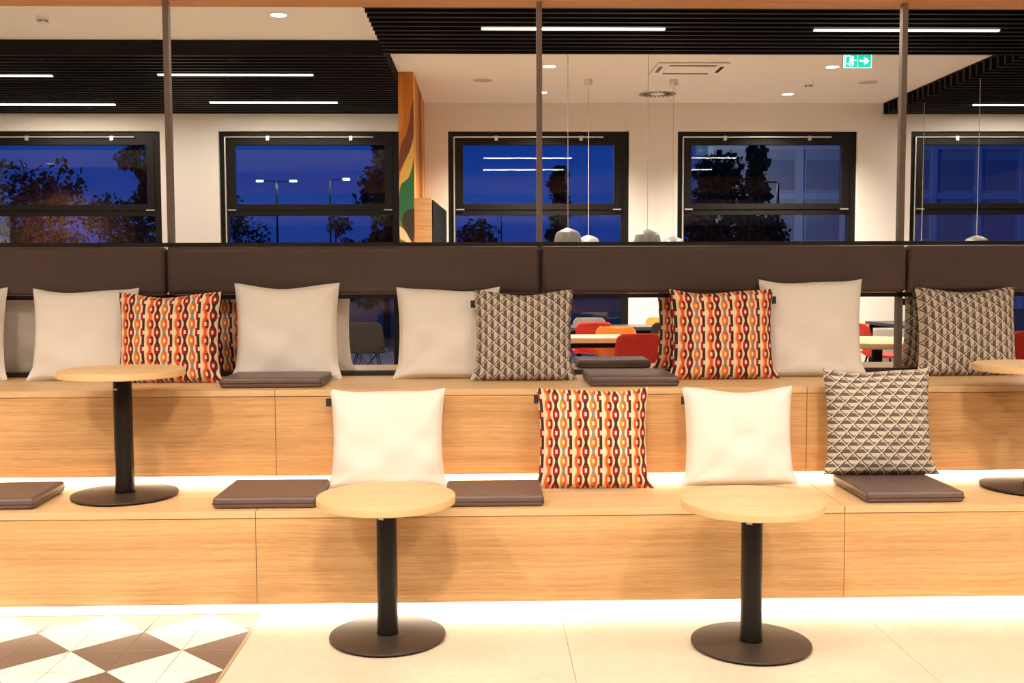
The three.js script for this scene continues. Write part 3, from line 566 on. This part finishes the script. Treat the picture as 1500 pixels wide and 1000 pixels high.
// ---------------------------------------------------------------- outdoors at dusk
{
  struct('ground', box(-60, 60, -0.5, -0.12, -120, -15.5), M.asphalt, 'dark car park asphalt outside the windows', 'ground');
  const deck = thing('terrace_deck', 'grey boarded terrace outside the windows', 'deck', [0, 0, 0]);
  const bm = std({ color: rgb(0.22, 0.22, 0.22), roughness: 0.8 }), bg = box(-12, 13, -0.06, -0.03, -0.065, 0.065);
  for (let i = 0; i < 36; i++) { const m = part('deck_board', bg, bm, deck); m.position.z = ZF - 0.4 - i * 0.14; }
  part('joists', box(-12, 13, -0.12, -0.061, -15.5, ZF - 0.3), M.black, deck);
  function tree(label, x, z, h, r, seed, n, thin) {
    const t = thing('outdoor_tree', label, 'tree', [x, -0.12, z], 0, 'trees outside the windows');
    const R = rng(seed), wood = [new THREE.CylinderGeometry(0.03, 0.09, h * 0.8, 7).translate(0, h * 0.4, 0)], leaves = [];
    const lg = new THREE.PlaneGeometry(0.13, 0.075), m = new THREE.Matrix4(), q = new THREE.Quaternion(), e = new THREE.Euler();
    const nc = thin ? 14 : 20;
    for (let c = 0; c < nc; c++) {
      const a = R() * 6.28, f = thin ? 0.25 + 0.75 * c / nc : 0.35 + 0.6 * R(), rr = thin ? r * (1.1 - 0.75 * f) * (0.3 + 0.7 * R()) : r * Math.sqrt(R()) * Math.sin(Math.min(1, (f - 0.25) / 0.75) * 2.6 + 0.3);
      const cx = Math.cos(a) * rr, cz = Math.sin(a) * rr, cy = h * f, cr = thin ? r * 0.45 : r * 0.42;
      wood.push(rod([0, cy - 0.3 * h * 0.3, 0], [cx, cy, cz], 0.018, 5));
      for (let k = 0; k < n / nc; k++) {
        const b = R() * 6.28, p = Math.acos(2 * R() - 1), d = cr * Math.cbrt(R());
        e.set(R() * 6, R() * 6, R() * 6); q.setFromEuler(e); const s = 0.6 + R() * 0.8;
        m.compose(new THREE.Vector3(cx + d * Math.sin(p) * Math.cos(b), cy + d * Math.cos(p) * 0.8, cz + d * Math.sin(p) * Math.sin(b)), q, new THREE.Vector3(s, s, s));
        leaves.push(lg.clone().applyMatrix4(m));
      }
    }
    part('trunk', merge(wood), M.bark, t); const f = part('foliage', merge(leaves), M.leaf, t); f.userData.kind = 'stuff';
  }
  tree('broad dark tree outside the window by the wood panelled end', -12.2, -24, 4.6, 2.0, 1, 3600, false);
  tree('low spreading tree between the broad tree and the tall thin one', -12.0, -31, 4.2, 1.5, 2, 2400, false);
  tree('tall thin tree outside the window by the wood panelled end', -9.5, -25, 5.3, 0.8, 3, 2160, true);
  tree('leafy tree close outside the window beside the mural wall', -2.1, -18, 4.5, 0.9, 4, 2400, true);
  tree('slender conifer outside the window behind the pendant lamps', 2.2, -25, 4.6, 0.6, 5, 1920, true);
  tree('big round tree outside the window, topped by a thin one', 6.1, -22, 4.4, 1.35, 6, 5280, false);
  tree('thin young tree rising above the big round one', 5.4, -17, 4.2, 0.5, 7, 1680, true);
  tree('far dark tree below the double street lamp', -11.0, -42, 5.0, 1.3, 8, 1680, false);
  tree('far dark tree below the single street lamp', -6.6, -42, 4.4, 1.1, 9, 1680, false);
  tree('low dark bush right of the mural wall beyond the glass', -0.3, -30, 3.3, 1.1, 10, 1920, false);
  const ob = thing('office_building', 'pale office block with a gridded facade across the car park', 'building', [19, -0.12, -42]);
  part('facade', box(-9, 9, 0, 9, -4, 0), std({ color: rgb(0.68, 0.68, 0.70), roughness: 0.8 }), ob);
  const mull = std({ color: rgb(0.85, 0.85, 0.88), roughness: 0.7 }), wg = box(-0.72, 0.72, 0, 1.3, 0.0, 0.04);
  for (let c = 0; c < 10; c++) { part('pilaster', box(-9 + c * 2 - 0.12, -9 + c * 2 + 0.12, 0, 9, 0, 0.12), mull, ob); }
  for (let r = 0; r < 4; r++) { part('floor_band', box(-9, 9, 0.5 + r * 2.2, 0.75 + r * 2.2, 0, 0.09), mull, ob); for (let c = 0; c < 9; c++) { const m = part('window', wg, std({ color: rgb(0.48, 0.48, 0.52), roughness: 0.5 }), ob); m.position.set(-8 + c * 2, 0.95 + r * 2.2, 0.0); } }
  function lamp(label, x, z, h, arms) {
    const t = thing('street_lamp', label, 'street lamp', [x, -0.12, z], 0, 'street lamps in the car park');
    part('mast', cyl(0.08, 0.05, h, 10), M.frame, t);
    for (const s of arms) { part('arm', rod([0, h, 0], [s * 0.95, h + 0.05, 0], 0.035, 6), M.frame, t); part('lamp_head', box(s * 0.95 - 0.2, s * 0.95 + 0.2, h, h + 0.1, -0.1, 0.1, 0.03), M.street, t);
      const p = new THREE.PointLight(rgb(0.95, 1, 0.9), 14, 0, 2); p.position.set(s * 0.95, h - 0.1, 0); p.castShadow = true; t.add(p); }
  }
  lamp('double headed street lamp in the car park', -11.93, -56, 7.0, [-1, 1]);
  lamp('single headed street lamp beside the double one', -8.9, -56, 7.1, [1]);
  lamp('single headed street lamp beyond the big round tree', 11.6, -37, 5.2, [-1]);
  lamp('distant street lamp behind the slender conifer', 1.3, -80, 7.2, [-1, 1]);
}

renderer.render(scene, camera);
